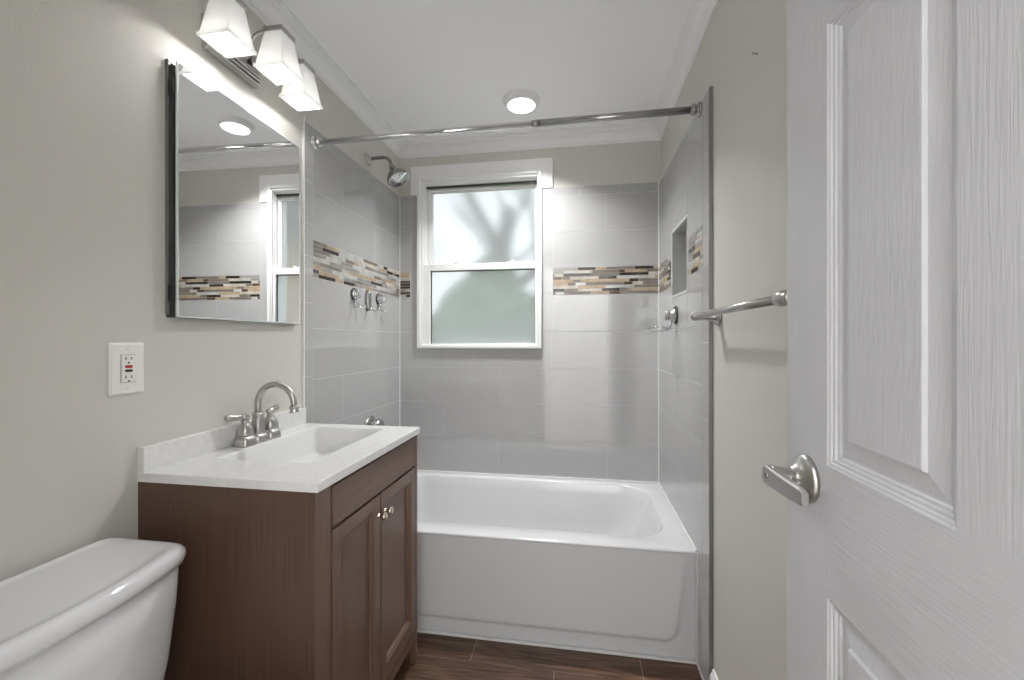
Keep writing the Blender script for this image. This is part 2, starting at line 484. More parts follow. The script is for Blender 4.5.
def mosaic(tl, a0, a1, seed, copy=False, warm=0.5):
    """nine courses of thin sticks in the band between a0 and a1"""
    mb = MB(); rnd = random.Random(seed)
    h = (MZ1 - MZ0) / 9
    for i in range(9):
        zt = MZ1 - i * h
        a = a0; j = 0
        seq = COURSES[i]
        while a < a1 - 0.004:
            if copy:
                _, m, L = seq[j % len(seq)]; L *= 0.00114
                if L > 0.11: pass
            else:
                m = rnd.choice([0, 0, 1, 1, 1, 2, 2, 3, 4, 4, 5, 6] if warm > 0.4 else [0, 1, 1, 6, 6, 2, 4, 4, 4, 6, 3])
                L = rnd.choice([0.045, 0.07, 0.095, 0.12, 0.15])
                if j == 0: L *= rnd.uniform(0.3, 1)
            b = min(a + L, a1)
            if a1 - b < 0.012: b = a1
            for (p, q, r, s) in tl.cut(a, b, zt - h, zt):
                if q - p > 0.004: tl.put(p + 0.0008, q - 0.0008, r + 0.0009, s - 0.0009, 0.004, 0.0106, m + 1, mb)
            a = b; j += 1
    return mb


MOS = ['grout'] + ['mos%d' % i for i in range(7)]
# back wall
tb = Tiler(lambda a, z, t: (a, YB - t * 1.22, z), [(0.118, 0.877, 1.160, 2.185)])
A0, A1 = TL + 0.001, TR - 0.001
tb.bed(TL, TR, 0.0, TOP)
jo = [0.615, 1.2395]; je = [0.30, 0.9165]
row(tb, ZR[2] - 0.21, ZR[2], A0, A1, je); row(tb, 0.0, 0.215, A0, A1, jo)
row(tb, 0.425, 0.635, A0, A1, jo); row(tb, 0.635, 0.842, A0, A1, [0.29, 0.8964]); row(tb, 0.842, 1.047, A0, A1, [0.627, 1.2395])
row(tb, 1.047, 1.257, A0, A1, [0.30, 0.93]); row(tb, 1.257, 1.468, 0.9365, A1, [1.2395]); row(tb, 1.257, 1.468, A0, 0.0775, [])
row(tb, 1.622, 1.825, 0.9365, A1, []); row(tb, 1.825, 2.031, 0.9365, A1, [1.234]); row(tb, 2.031, TOP, 0.88, A1, [1.0895, 1.3106])
row(tb, 1.622, 1.90, A0, 0.0775, []); row(tb, 1.90, TOP, A0, 0.0775, [])
for z0, z1 in ((1.257, 1.478), (1.478, 1.70), (1.70, 1.88), (1.88, 2.031)):
    tb.tile(0.877, 0.9365, z0, z1)
for z0, z1 in ((1.257, 1.478), (1.478, 1.725), (1.725, 1.90), (1.90, TOP)):
    tb.tile(0.0775, 0.118, z0, z1)
mq = mosaic(tb, 0.9365, A1, 3, copy=True)
ms = mosaic(tb, A0, 0.0735, 11)
obj('field_tile', tb.t, ['tile', 'grout'], wall_back)
obj('mosaic_border', mq, MOS, wall_back)
obj('mosaic_border', ms, MOS, wall_back)
# left wall
tl = Tiler(lambda a, z, t: (XL + t * 0.6, a, z), [])
tl.bed(1.5165, D, 0.0, TOP)
L0, L1 = 1.573, D - 0.001
for i, (z0, z1) in enumerate(zip(ZR, ZR[1:])):
    row(tl, z0, z1, L0, L1, [1.80, 2.41] if i % 2 == 0 else [2.105])
row(tl, 1.622, 1.825, L0, L1, [2.105]); row(tl, 1.825, 2.031, L0, L1, [1.80]); row(tl, 2.031, TOP, L0, L1, [1.88, 2.18])
zs = [0, 0.45, 0.757, 1.062, 1.36, 1.55, 1.68, 1.85, TOP]
for z0, z1 in zip(zs, zs[1:]): tl.tile(1.5165, 1.573, z0, z1)
mo = mosaic(tl, L0, L1, 21, warm=0.2)  # paler, greyer sticks put the reflected light on this wall into the colour
obj('field_tile', tl.t, ['tile', 'grout'], wall_left)
obj('mosaic_border', mo, MOS, wall_left)
# right wall
TOPR = 2.067
tr = Tiler(lambda a, z, t: (XR - t * 1.2, a, z), [NICHE])
tr.bed(1.514, D, 0.0, TOPR)
R0 = 1.590
for i, (z0, z1) in enumerate(zip(ZR, ZR[1:])):
    row(tr, z0, z1, R0, L1, [1.80, 2.12] if i % 2 == 1 else [2.0])
row(tr, 1.622, 1.825, R0, L1, []); row(tr, 1.825, 2.031, R0, L1, [1.60, 2.0]); row(tr, 2.031, TOPR, R0, L1, [1.82, 2.12])
for z0, z1 in zip([0, 0.36, 0.64, 0.93, 1.2, 1.47, 1.666, 1.87], [0.36, 0.64, 0.93, 1.2, 1.47, 1.666, 1.87, TOPR]): tr.tile(1.514, R0, z0, z1)
tr.tile(1.778, 1.800, MZ0, MZ1); tr.tile(NICHE[1], 2.115, MZ0, MZ1); tr.tile(1.800, 2.078, MZ1, MZ1 + 0.0)
tr.tile(1.778, 2.115, MZ0 - 0.0, MZ0 + 0.003)
m1 = mosaic(tr, R0, 1.778, 33, warm=0.2); m2 = mosaic(tr, 2.115, L1, 35)
obj('field_tile', tr.t, ['tile', 'grout'], wall_right)
obj('mosaic_border', m1, MOS, wall_right); obj('mosaic_border', m2, MOS, wall_right)
# niche lining
y0, y1, z0, z1 = NICHE
mb = MB(); X1 = XR + 0.085; X0 = 1.5185
mb.box(X1, X1 + 0.01, y0, y1, z0, z1)
mb.box(X0, X1, y0, y0 + 0.006, z0, z1); mb.box(X0, X1, y1 - 0.006, y1, z0, z1)
mb.box(X0, X1, y0, y1, z0, z0 + 0.006); mb.box(X0, X1, y0, y1, z1 - 0.006, z1)
obj('niche_lining', mb, 'tile', wall_right)
mb = MB(); t = 0.006
mb.box(X0 - 0.0008, X0 + 0.004, y0 - t, y0, z0 - t, z1 + t); mb.box(X0 - 0.0008, X0 + 0.004, y1, y1 + t, z0 - t, z1 + t)
mb.box(X0 - 0.0008, X0 + 0.004, y0, y1, z0 - t, z0); mb.box(X0 - 0.0008, X0 + 0.004, y0, y1, z1, z1 + t)
obj('niche_edge', mb, 'grout', wall_right)
# edge strips and caulk
mb = MB(); mb.box(XL, 0.0085, 1.5125, 1.5168, 0, 2.10); obj('edge_strip', mb, 'white_edge', wall_left)
mb = MB(); mb.box(1.5190, XR, 1.509, 1.514, 0.0, 2.068); obj('edge_strip', mb, 'steel_edge', wall_right)
mb = MB(); mb.box(TL, TL + 0.0035, D - 0.004, D, 0.425, TOP); mb.box(TR - 0.0045, TR, D - 0.005, D, 0.425, TOP); obj('caulk_line', mb, 'caulk', wall_back)
mb = MB()
mb.box(TL, TR, D - 0.0055, D, 0.418, 0.426); 
obj('caulk_line', mb, 'caulk', wall_back)

# ================================================================== WINDOW
def sx(x, y): return 1.084 + (x - 1.084) * y / D
def sz(z, y): return 1.2094 + (z - 1.2094) * y / D


def ring(mb, o, i, y0, y1, bevel=0.0, mi=0):
    """rectangular picture-frame ring o=(x0,x1,z0,z1) outside, i inside"""
    mb.box(o[0], i[0], y0, y1, o[2], o[3], mi, bevel); mb.box(i[1], o[1], y0, y1, o[2], o[3], mi, bevel)
    mb.box(i[0], i[1], y0, y1, o[2], i[2], mi, bevel); mb.box(i[0], i[1], y0, y1, i[3], o[3], mi, bevel)


win = bpy.data.objects.new('window_1', None); COL.objects.link(win); win.location = (0.5, YB, 1.16); win['kind'] = 'structure'
mb = MB(); mb.box(0.078, 0.9345, 2.411, YB, 2.172, 2.256, bevel=0.0015); mb.box(0.078, 0.132, 2.411, YB, 2.084, 2.174, bevel=0.0012); mb.box(0.866, 0.9345, 2.411, YB, 2.084, 2.174, bevel=0.0012)
obj('head_board', mb, 'trim', win)
bm_in = (0.150, 0.845, 1.188, 2.158)
mb = MB()
ring(mb, (0.121, 0.874, 1.160, 2.184), (0.143, 0.852, 1.180, 2.166), 2.397, 2.420, 0.004)
ring(mb, (0.132, 0.866, 1.172, 2.173), (0.156, 0.846, 1.184, 2.152), 2.406, 2.440, 0.002)
ring(mb, (0.150, 0.850, 1.184, 2.155), (0.162, 0.844, 1.186, 2.1405), 2.425, 2.442, 0.001)
obj('window_casing', mb, 'vinyl', win)
mb = MB(); ring(mb, (0.130, 0.868, 1.170, 2.175), (0.165, 0.842, 1.190, 2.140), 2.440, 2.545, 0.002)
obj('jamb', mb, 'vinyl', win)
mb = MB(); mb.box(0.166, 0.841, 2.4405, 2.450, 2.129, 2.1395); obj('shadow_gap_strip', mb, 'dark_rubber', win)  # dark strip standing in for the shadow gap above the upper sash
# upper sash (outer track)
ys = 2.475
g = (sx(0.2174, ys), sx(0.8328, ys), sz(1.655, ys), sz(2.087, ys))
mb = MB(); ring(mb, (0.165, 0.842, 1.635, 2.129), (g[0] - .008, g[1] + .008, g[2], g[3] + .010), ys - 0.012, ys + 0.02, 0.002)
ring(mb, (g[0] - .010, g[1] + .010, g[2] - .01, g[3] + .012), g, ys - 0.004, ys + 0.012, 0.0015)
us = obj('upper_sash', mb, 'vinyl', win)
mb = MB(); mb.box(g[0] - 0.003, g[1] + 0.003, ys + 0.004, ys + 0.009, g[2] - 0.003, g[3] + 0.003); obj('pane', mb, 'glass', us)
# lower sash (inner track)
ys = 2.438
g = (sx(0.205, ys), sx(0.835, ys), sz(1.186, ys), sz(1.621, ys))
mb = MB(); ring(mb, (0.158, 0.862, 1.174, 1.664), g, ys - 0.018, ys + 0.014, 0.003)
ls = obj('lower_sash', mb, 'vinyl', win)
mb = MB(); ring(mb, g, (g[0] + .004, g[1] - .002, g[2] + .002, g[3] - .004), ys - 0.004, ys + 0.010)
obj('glazing_gasket', mb, 'dark_rubber', ls)
mb = MB(); mb.box(g[0] + .001, g[1] - .001, ys + 0.004, ys + 0.009, g[2] + .001, g[3] - .001); obj('pane', mb, 'glass', ls)
for xx in (0.345, 0.688):
    mb = MB(); mb.box(xx - 0.022, xx + 0.012, ys - 0.014, ys + 0.004, 1.664, 1.670, bevel=0.002)
    mb.box(xx + 0.002, xx + 0.024, ys - 0.018, ys - 0.008, 1.668, 1.676, bevel=0.002)
    obj('sash_lock', mb, 'vinyl', ls)

# ================================================================== DOOR
DX0, DX1 = 1.414, 1.449
DY0, DY1 = 0.026, 0.7357
DZ0, DZ1 = 0.012, 2.038
PY = [(0.1335, 0.3310), (0.4285, 0.6256)]
PZ = [(0.235, 0.863), (1.040, 1.636), (1.752, 1.925)]
door = bpy.data.objects.new('door_1', None); COL.objects.link(door); door.location = (DX1, DY0, 0); door['kind'] = 'structure'
mb = MB()
PROF = [(0.0, 0.0), (0.0025, 0.0018), (0.0045, 0.0020), (0.0062, 0.0042), (0.0092, 0.0046), (0.0110, 0.0072), (0.0140, 0.0078), (0.0160, 0.0098), (0.0185, 0.0100),
        (0.0395, 0.0060), (0.0410, 0.0018), (0.0430, 0.0014)]


def face(side):
    X = (lambda d: DX0 + d) if side == 0 else (lambda d: DX1 - d)
    ysl = [DY0, PY[0][0], PY[0][1], PY[1][0], PY[1][1], DY1]
    zsl = [DZ0, PZ[0][0], PZ[0][1], PZ[1][0], PZ[1][1], PZ[2][0], PZ[2][1], DZ1]
    for i in range(5):
        for j in range(7):
            if i in (1, 3) and j in (1, 3, 5): continue
            stile = i in (0, 4) or (i == 2 and j in (1, 3, 5))
            mb.quad([(X(0), ysl[i], zsl[j]), (X(0), ysl[i + 1], zsl[j]), (X(0), ysl[i + 1], zsl[j + 1]), (X(0), ysl[i], zsl[j + 1])], 0 if stile else 1)
    for (a0, a1) in PY:
        for (c0, c1) in PZ:
            rr = []
            for ins, d in PROF:
                rr.append([(X(d), a0 + ins, c0 + ins), (X(d), a1 - ins, c0 + ins), (X(d), a1 - ins, c1 - ins), (X(d), a0 + ins, c1 - ins)])
            mb.loft(rr[:-3], 0, smooth=False); mb.loft(rr[-4:], 2, smooth=False)
            mb.quad(rr[-1], 2)


face(0); face(1)
for a in ([(DX0, DY0), (DX1, DY0)], [(DX0, DY1), (DX1, DY1)]):
    (xa, ya), (xb, yb) = a
    mb.quad([(xa, ya, DZ0), (xb, yb, DZ0), (xb, yb, DZ1), (xa, ya, DZ1)], 0)
for z in (DZ0, DZ1): mb.quad([(DX0, DY0, z), (DX1, DY0, z), (DX1, DY1, z), (DX0, DY1, z)], 1)
bmesh.ops.remove_doubles(mb.bm, verts=mb.bm.verts, dist=1e-5)
obj('door_panel', mb, ['door_v', 'door_h', 'door_p'], door)
HY, HZ = 0.676, 1.007
hd = obj('door_handle', MB().lathe([(0, 0.0345), (0.004, 0.0345), (0.0075, 0.0330), (0.0095, 0.0285), (0.014, 0.0215), (0.020, 0.0165), (0.024, 0.0150)], (DX0, HY, HZ), (-1, 0, 0), 48), 'nickel', door)
mb = MB(); mb.lathe([(0.022, 0.0138), (0.026, 0.0135), (0.044, 0.0150), (0.048, 0.0150)], (DX0, HY, HZ), (-1, 0, 0), 32)
obj('neck', mb, 'nickel', hd)
# lever: flat tapered paddle that runs towards the hinge
mb = MB(); rg = []
for s in [0, 0.03, 0.08, 0.25, 0.5, 0.75, 0.93, 1.0]:
    y = HY + 0.0155 - 0.102 * s
    hh = (0.0150 - 0.0040 * s) * (0.55 if s == 0 else 0.82 if s == 0.03 else 0.85 if s == 1 else 1.0)
    xo = DX0 - 0.0545 + 0.006 * s * s
    xi = DX0 - 0.0400 + 0.003 * s + (0.0 if s < 0.3 else -0.003 * s)
    zc = HZ - 0.001 * s
    ch = 0.0025
    rg.append([(xo, y, zc - hh + ch), (xo + ch, y, zc - hh), (xi - ch, y, zc - hh), (xi, y, zc - hh + ch), (xi, y, zc + hh - ch), (xi - ch, y, zc + hh), (xo + ch, y, zc + hh), (xo, y, zc + hh - ch)])
mb.loft(rg, capa=True, capb=True, smooth=False)
obj('lever', mb, 'nickel', hd)
mb = MB(); mb.lathe([(0.0535, 0.0048), (0.0555, 0.0046), (0.0555, 0.0026), (0.0547, 0.0024)], (DX0, HY + 0.0015, HZ + 0.001), (-1, 0, 0), 20); obj('privacy_pin', mb, 'dark_chrome', hd)
for hz in (0.25, 1.02, 1.80):
    mb = MB(); mb.tube([(DX1 + 0.008, DY0 - 0.005, hz - 0.045), (DX1 + 0.008, DY0 - 0.005, hz + 0.045)], 0.006, 12); obj('hinge', mb, 'nickel', door)

# ================================================================== BATHTUB
def smooth(a, b, x):
    t = min(1, max(0, (x - a) / (b - a))); return t * t * (3 - 2 * t)


tx0, tx1, ty0, ty1, tz = TL + 0.001, TR - 0.001, 1.6555, D - 0.006, 0.4175
mb = MB()
# apron: height field with a proud rounded panel
NX, NZ = 150, 60
grid = []
for j in range(NZ + 1):
    z = 0.0 + (tz - 0.012) * j / NZ
    r_ = []
    for i in range(NX + 1):
        x = tx0 + (tx1 - tx0) * i / NX
        # right bound of the panel leans outwards with height
        xr = 1.455 + 0.030 * smooth(0.05, 0.36, z); xl = 0.075 - 0.030 * smooth(0.05, 0.36, z)
        dx = min(xr - x, x - xl); dz = z - 0.062
        R = 0.055
        if dx < R and dz < R: d = R - math.hypot(R - dx, R - dz)
        else: d = min(dx, dz)
        top = 1 - smooth(0.33, 0.40, z)
        base = ty0 + 0.014
        y = base - 0.011 * smooth(-0.002, 0.014, d)
        y = y * top + (ty0 + 0.004) * (1 - top)
        r_.append(mb.bm.verts.new((x, y, z)))
    grid.append(r_)
for j in range(NZ):
    for i in range(NX):
        f = mb.bm.faces.new([grid[j][i], grid[j][i + 1], grid[j + 1][i + 1], grid[j + 1][i]]); f.smooth = True
# rim and basin
RN = 10
rings = []
def tring(ix0, ix1, iy0, iy1, r, z): return rrect(ix0, ix1, iy0, iy1, r, z, RN)
rings.append(tring(tx0, tx1, ty0 + 0.004, ty1, 0.002, tz - 0.012))
rings.append(tring(tx0, tx1, ty0 + 0.0012, ty1, 0.002, tz - 0.007))
rings.append(tring(tx0, tx1, ty0 + 0.0012, ty1, 0.003, tz - 0.004))
rings.append(tring(tx0, tx1, ty0 + 0.005, ty1, 0.004, tz))
rings.append(tring(tx0 + .004, tx1 - .004, ty0 + 0.012, ty1 - .002, 0.008, tz + 0.001))
B = [(0.095, 1.452, 1.748, 2.368, .10, .16, tz + 0.001), (0.100, 1.446, 1.753, 2.364, .10, .16, tz - 0.002), (0.106, 1.440, 1.758, 2.360, .10, .16, tz - 0.010),
     (0.116, 1.420, 1.766, 2.350, .10, .15, tz - 0.06), (0.140, 1.365, 1.782, 2.335, .10, .14, tz - 0.20), (0.165, 1.300, 1.800, 2.318, .10, .13, tz - 0.30),
     (0.200, 1.240, 1.830, 2.290, .09, .11, tz - 0.335), (0.260, 1.160, 1.880, 2.240, .07, .08, tz - 0.342)]
for x0, x1, y0, y1, ra, rb, z in B: rings.append(tring(x0, x1, y0, y1, (ra, rb, rb, ra), z))
mb.loft(rings, smooth=True, capb=True)
tub = obj('bathtub', mb, 'tub', None, loc=(0.76, 2.03, 0.0))
tag(tub, 'white alcove bathtub with a smooth apron below the window', 'bathtub')
mb = MB(); mb.lathe([(0, 0.033), (0.004, 0.033), (0.006, 0.028)], (0.118, 2.06, 0.33), (1, 0, 0.1), 28); obj('overflow_plate', mb, 'chrome', tub)

mb = MB(); mb.box(TR - 0.005, TR, 1.662, D - 0.006, 0.4195, 0.426); mb.box(TL, TL + 0.004, 1.662, D - 0.006, 0.4195, 0.426)
mb.box(TL, TR, 1.6535, 1.6625, 0.0002, 0.007); mb.box(TR - 0.0035, TR, 1.6515, 1.6575, 0.007, 0.418); mb.box(TR - 0.004, TR, 1.505, 1.6535, 0.0002, 0.012)
obj('caulk_line', mb, 'caulk', tub)
# shower valve (only its top shows over the vanity) and tub spout
v = thing('shower_valve', 'dark chrome shower valve just above the far end of the vanity top', 'valve', (TL, 2.05, 0.745))
mb = MB(); mb.lathe([(0, 0.068), (0.004, 0.068), (0.010, 0.060), (0.014, 0.040), (0.016, 0.020)], (TL + 0.0005, 2.05, 0.745), (1, 0, 0), 40); obj('escutcheon', mb, 'dark_chrome', v)
mb = MB(); mb.lathe([(0.012, 0.040), (0.040, 0.047), (0.058, 0.044), (0.066, 0.030), (0.068, 0.010)], (TL, 2.05, 0.752), (1, 0, 0), 32); obj('knob', mb, 'dark_chrome', v)
mb = MB(); mb.tube([(TL, 2.05, 0.55), (TL + 0.06, 2.05, 0.55), (TL + 0.11, 2.05, 0.54), (TL + 0.13, 2.05, 0.52)], [0.03, 0.027, 0.024, 0.02], 24)
sp = obj('tub_spout', mb, 'chrome', None, loc=(TL, 2.05, 0.55)); tag(sp, 'chrome tub spout on the tiled left wall low over the bathtub', 'tub spout')

# ================================================================== SHOWER HEAD
SY = 2.035
sh = thing('wall_shower', 'chrome shower head on a bent arm above the grey tiles left of the window', 'shower head', (XL, SY, 2.147))
mb = MB(); mb.lathe([(0, 0.030), (0.003, 0.030), (0.010, 0.022), (0.022, 0.013), (0.024, 0.010)], (XL + 0.0005, SY, 2.147), (1, 0, 0), 32); obj('flange', mb, 'nickel', sh)
mb = MB()
P0 = [(XL + 0.005, SY, 2.147), (0.05, SY, 2.152)] + [tuple(p) for p in arc((0.085, SY, 2.108), 0.044, PI * 0.55, PI * 0.12, 8)] + [(0.136, SY, 2.098)]
mb.tube(P0, 0.0088, 16); obj('arm', mb, 'head_nickel', sh)
ax = Vector((0.46, -0.10, -0.82)).normalized(); o0 = Vector((0.132, SY, 2.105))
mb = MB(); mb.lathe([(0, 0.011), (0.006, 0.016), (0.014, 0.017), (0.020, 0.014), (0.028, 0.022), (0.050, 0.042), (0.066, 0.053), (0.074, 0.057), (0.084, 0.058), (0.088, 0.055)], o0, ax, 40)
hb = obj('head', mb, 'head_nickel', sh)
mb = MB(); mb.lathe([(0.0885, 0.0540), (0.090, 0.052), (0.0905, 0.030), (0.092, 0.028), (0.092, 0.001)], o0, ax, 40); fp = obj('face_plate', mb, 'chrome', hb)
n_ = ax.cross(Vector((0, 0, 1))).normalized(); b_ = ax.cross(n_)
mb = MB()
for rr, k in ((0.012, 6), (0.024, 10), (0.037, 16), (0.047, 20)):
    for i in range(k):
        t = 2 * PI * i / k; c = o0 + ax * 0.090 + (n_ * math.cos(t) + b_ * math.sin(t)) * rr
        mb.lathe([(0, 0.0022), (0.004, 0.0016)], c, ax, 8)
noz = obj('nozzles', mb, 'dark_rubber', hb)

# ================================================================== CURTAIN ROD
rd = thing('shower_curtain_rod', 'chrome tension curtain rod spanning from wall to wall over the tub', 'curtain rod', (0.76, 1.60, 2.04))
pL, pR = Vector((TL, 1.578, 2.021)), Vector((TR - 0.001, 1.622, 2.052))
dv = (pR - pL).normalized()
mb = MB(); mb.tube([pL + dv * 0.004, pL.lerp(pR, 0.63)], 0.0112, 20); obj('inner_tube', mb, 'chrome', rd)
mb = MB(); mb.tube([pL.lerp(pR, 0.60), pR - dv * 0.004], 0.0128, 20); mb.tube([pL.lerp(pR, 0.597), pL.lerp(pR, 0.612)], 0.0134, 20); obj('outer_tube', mb, 'dark_chrome', rd)
for p, s in ((pL, 1), (pR, -1)):
    mb = MB(); mb.lathe([(0.0005, 0.026), (0.004, 0.026), (0.007, 0.022), (0.008, 0.017), (0.016, 0.017), (0.019, 0.021), (0.026, 0.021), (0.030, 0.016), (0.034, 0.0145)], p, dv * s, 28)
    obj('end_flange', mb, 'dark_chrome' if s < 0 else 'chrome', rd)

# ================================================================== SUCTION HOOKS AND SOAP DISH
def hook(y, z, label):
    h = thing('suction_hook', label, 'hook', (TL, y, z), 'suction hooks under the mosaic band')
    mb = MB(); mb.lathe([(0.0005, 0.030), (0.004, 0.030), (0.007, 0.027)], (TL, y, z), (1, 0, 0), 32); obj('suction_cup', mb, 'dark_rubber', h)
    mb = MB(); mb.lathe([(0.006, 0.028), (0.014, 0.026), (0.018, 0.020), (0.026, 0.018), (0.030, 0.020), (0.034, 0.012)], (TL, y, z), (1, 0, 0), 32); obj('dial', mb, 'chrome', h)
    for s in (-1, 1):
        mb = MB()
        pts = [(TL + 0.012, y + s * 0.006, z - 0.018), (TL + 0.014, y + s * 0.010, z - 0.040), (TL + 0.016, y + s * 0.016, z - 0.056), (TL + 0.026, y + s * 0.022, z - 0.066),
               (TL + 0.040, y + s * 0.028, z - 0.064), (TL + 0.048, y + s * 0.031, z - 0.054)]
        mb.tube(pts, [0.0035, 0.0035, 0.0035, 0.0033, 0.003, 0.0045], 10); obj('prong', mb, 'chrome', h)
    return h


hook(1.888, 1.432, 'round chrome double hook on the left tiles, the one nearest the vanity mirror')
hook(2.140, 1.432, 'round chrome double hook on the left tiles, the one nearest the window')
h = thing('suction_hook', 'dark chrome upright plate with hooks between the two round double hooks', 'hook', (TL, 2.015, 1.41), 'suction hooks under the mosaic band')
mb = MB()
r0 = [(TL + 0.001, 2.015 + 0.019 * math.cos(t), 1.412 + 0.055 * math.sin(t)) for t in [2 * PI * i / 32 for i in range(32)]]
r1 = [(TL + 0.016, 2.015 + 0.017 * math.cos(t), 1.412 + 0.052 * math.sin(t)) for t in [2 * PI * i / 32 for i in range(32)]]
r2 = [(TL + 0.021, 2.015 + 0.010 * math.cos(t), 1.412 + 0.043 * math.sin(t)) for t in [2 * PI * i / 32 for i in range(32)]]
mb.loft([r0, r1, r2], capa=True, capb=True); obj('back_plate', mb, 'dark_chrome', h)
for s in (-1, 1):
    mb = MB(); mb.tube([(TL + 0.016, 2.015 + s * 0.004, 1.385), (TL + 0.022, 2.015 + s * 0.012, 1.366), (TL + 0.036, 2.015 + s * 0.020, 1.360), (TL + 0.044, 2.015 + s * 0.024, 1.370)], 0.0033, 10)
    obj('prong', mb, 'chrome', h)

sd = thing('soap_dish', 'wire soap dish on a suction cup mounted on the right wall below the niche', 'soap dish', (TR, 2.0, 1.315))
mb = MB(); mb.lathe([(0.0005, 0.040), (0.004, 0.043), (0.008, 0.040)], (TR, 2.0, 1.322), (-1, 0, 0), 32); obj('suction_cup', mb, 'dark_rubber', sd)
mb = MB(); mb.lathe([(0.007, 0.034), (0.014, 0.031), (0.024, 0.020), (0.034, 0.018), (0.037, 0.024), (0.046, 0.024), (0.049, 0.015)], (TR, 2.0, 1.322), (-1, 0, 0), 32); obj('dial', mb, 'nickel', sd)
mb = MB(); cx, cz = TR - 0.075, 1.262
mb.tube([(TR - 0.024, 2.0, 1.310), (TR - 0.024, 2.0, cz)], 0.0045, 10)
def ell(rx, ry, z, n=36): return [(cx + rx * math.cos(2 * PI * i / n), 2.0 + ry * math.sin(2 * PI * i / n), z) for i in range(n + 1)]
mb.tube(ell(0.052, 0.072, cz + 0.004), 0.0026, 8, cap=False); mb.tube(ell(0.036, 0.052, cz - 0.012), 0.0022, 8, cap=False)
for k in range(-3, 4):
    yy = 0.016 * k; w = 0.036 * math.sqrt(max(0.02, 1 - (yy / 0.052) ** 2)); w2 = 0.052 * math.sqrt(1 - (yy / 0.072) ** 2)
    mb.tube([(cx - w2, 2.0 + yy, cz + 0.004), (cx - w, 2.0 + yy, cz - 0.012), (cx + w, 2.0 + yy, cz - 0.012), (cx + w2, 2.0 + yy, cz + 0.004)], 0.0018, 8)
obj('wire_basket', mb, 'chrome', sd)

# ================================================================== TOWEL BAR
tbx = 1.459; zb = 1.287
tw = thing('towel_bar', 'brushed nickel towel bar on the right wall ending behind the open door', 'towel bar', (XR, 1.16, zb))
yA, yB = 1.448, 0.850
mb = MB(); mb.tube([(tbx, yA, zb), (tbx, yB, zb)], 0.0095, 20); obj('bar', mb, 'nickel', tw)
for y in (yA, yB):
    s = 1 if y == yA else -1
    mb = MB()
    mb.lathe([(0.0005, 0.031), (0.005, 0.031), (0.009, 0.028), (0.011, 0.021), (0.018, 0.0185), (0.040, 0.0140), (0.062, 0.0135)], (XR, y, zb), (-1, 0, 0), 28)
    mb.lathe([(-0.016, 0.0135), (-0.010, 0.0150), (0.006, 0.0150), (0.011, 0.0125), (0.015, 0.010), (0.018, 0.0115), (0.024, 0.008), (0.026, 0.002)], (tbx, y, zb), (0, s, 0), 24)
    obj('post', mb, 'nickel', tw)
mb = MB(); mb.tube([(XR, 1.149, 1.935), (XR - 0.013, 1.149, 1.938)], 0.0018, 10); mb.lathe([(0, 0.003), (0.0015, 0.003)], (XR - 0.013, 1.149, 1.938), (-1, 0, 0.2), 10)
n = obj('nail', mb, 'dark_chrome', None, loc=(XR, 1.149, 1.935)); tag(n, 'small bare nail sticking out of the right wall above the towel bar', 'nail')

# ================================================================== CEILING LIGHT
LX, LY = 0.802, 2.062
cl = thing('ceiling_light', 'round white recessed light glowing in the ceiling before the window', 'ceiling light', (LX, LY, CZ))
mb = MB(); mb.lathe([(0, 0.092), (0.004, 0.091), (0.014, 0.086), (0.024, 0.078), (0.028, 0.073), (0.028, 0.067)], (LX, LY, CZ), (0, 0, -1), 48, capb=False); obj('trim_ring', mb, 'trim', cl)
mb = MB(); mb.lathe([(0.024, 0.068), (0.030, 0.067), (0.034, 0.050), (0.035, 0.001)], (LX, LY, CZ), (0, 0, -1), 40, capa=False); obj('diffuser', mb, 'diffuser', cl)
glow = lamp('ceiling_light_glow', 'AREA', (LX, LY, CZ - 0.042), 4.1, 0.12, (1, 0.995, 0.985)).data
glow.shape = 'DISK'; glow.spread = math.radians(122)

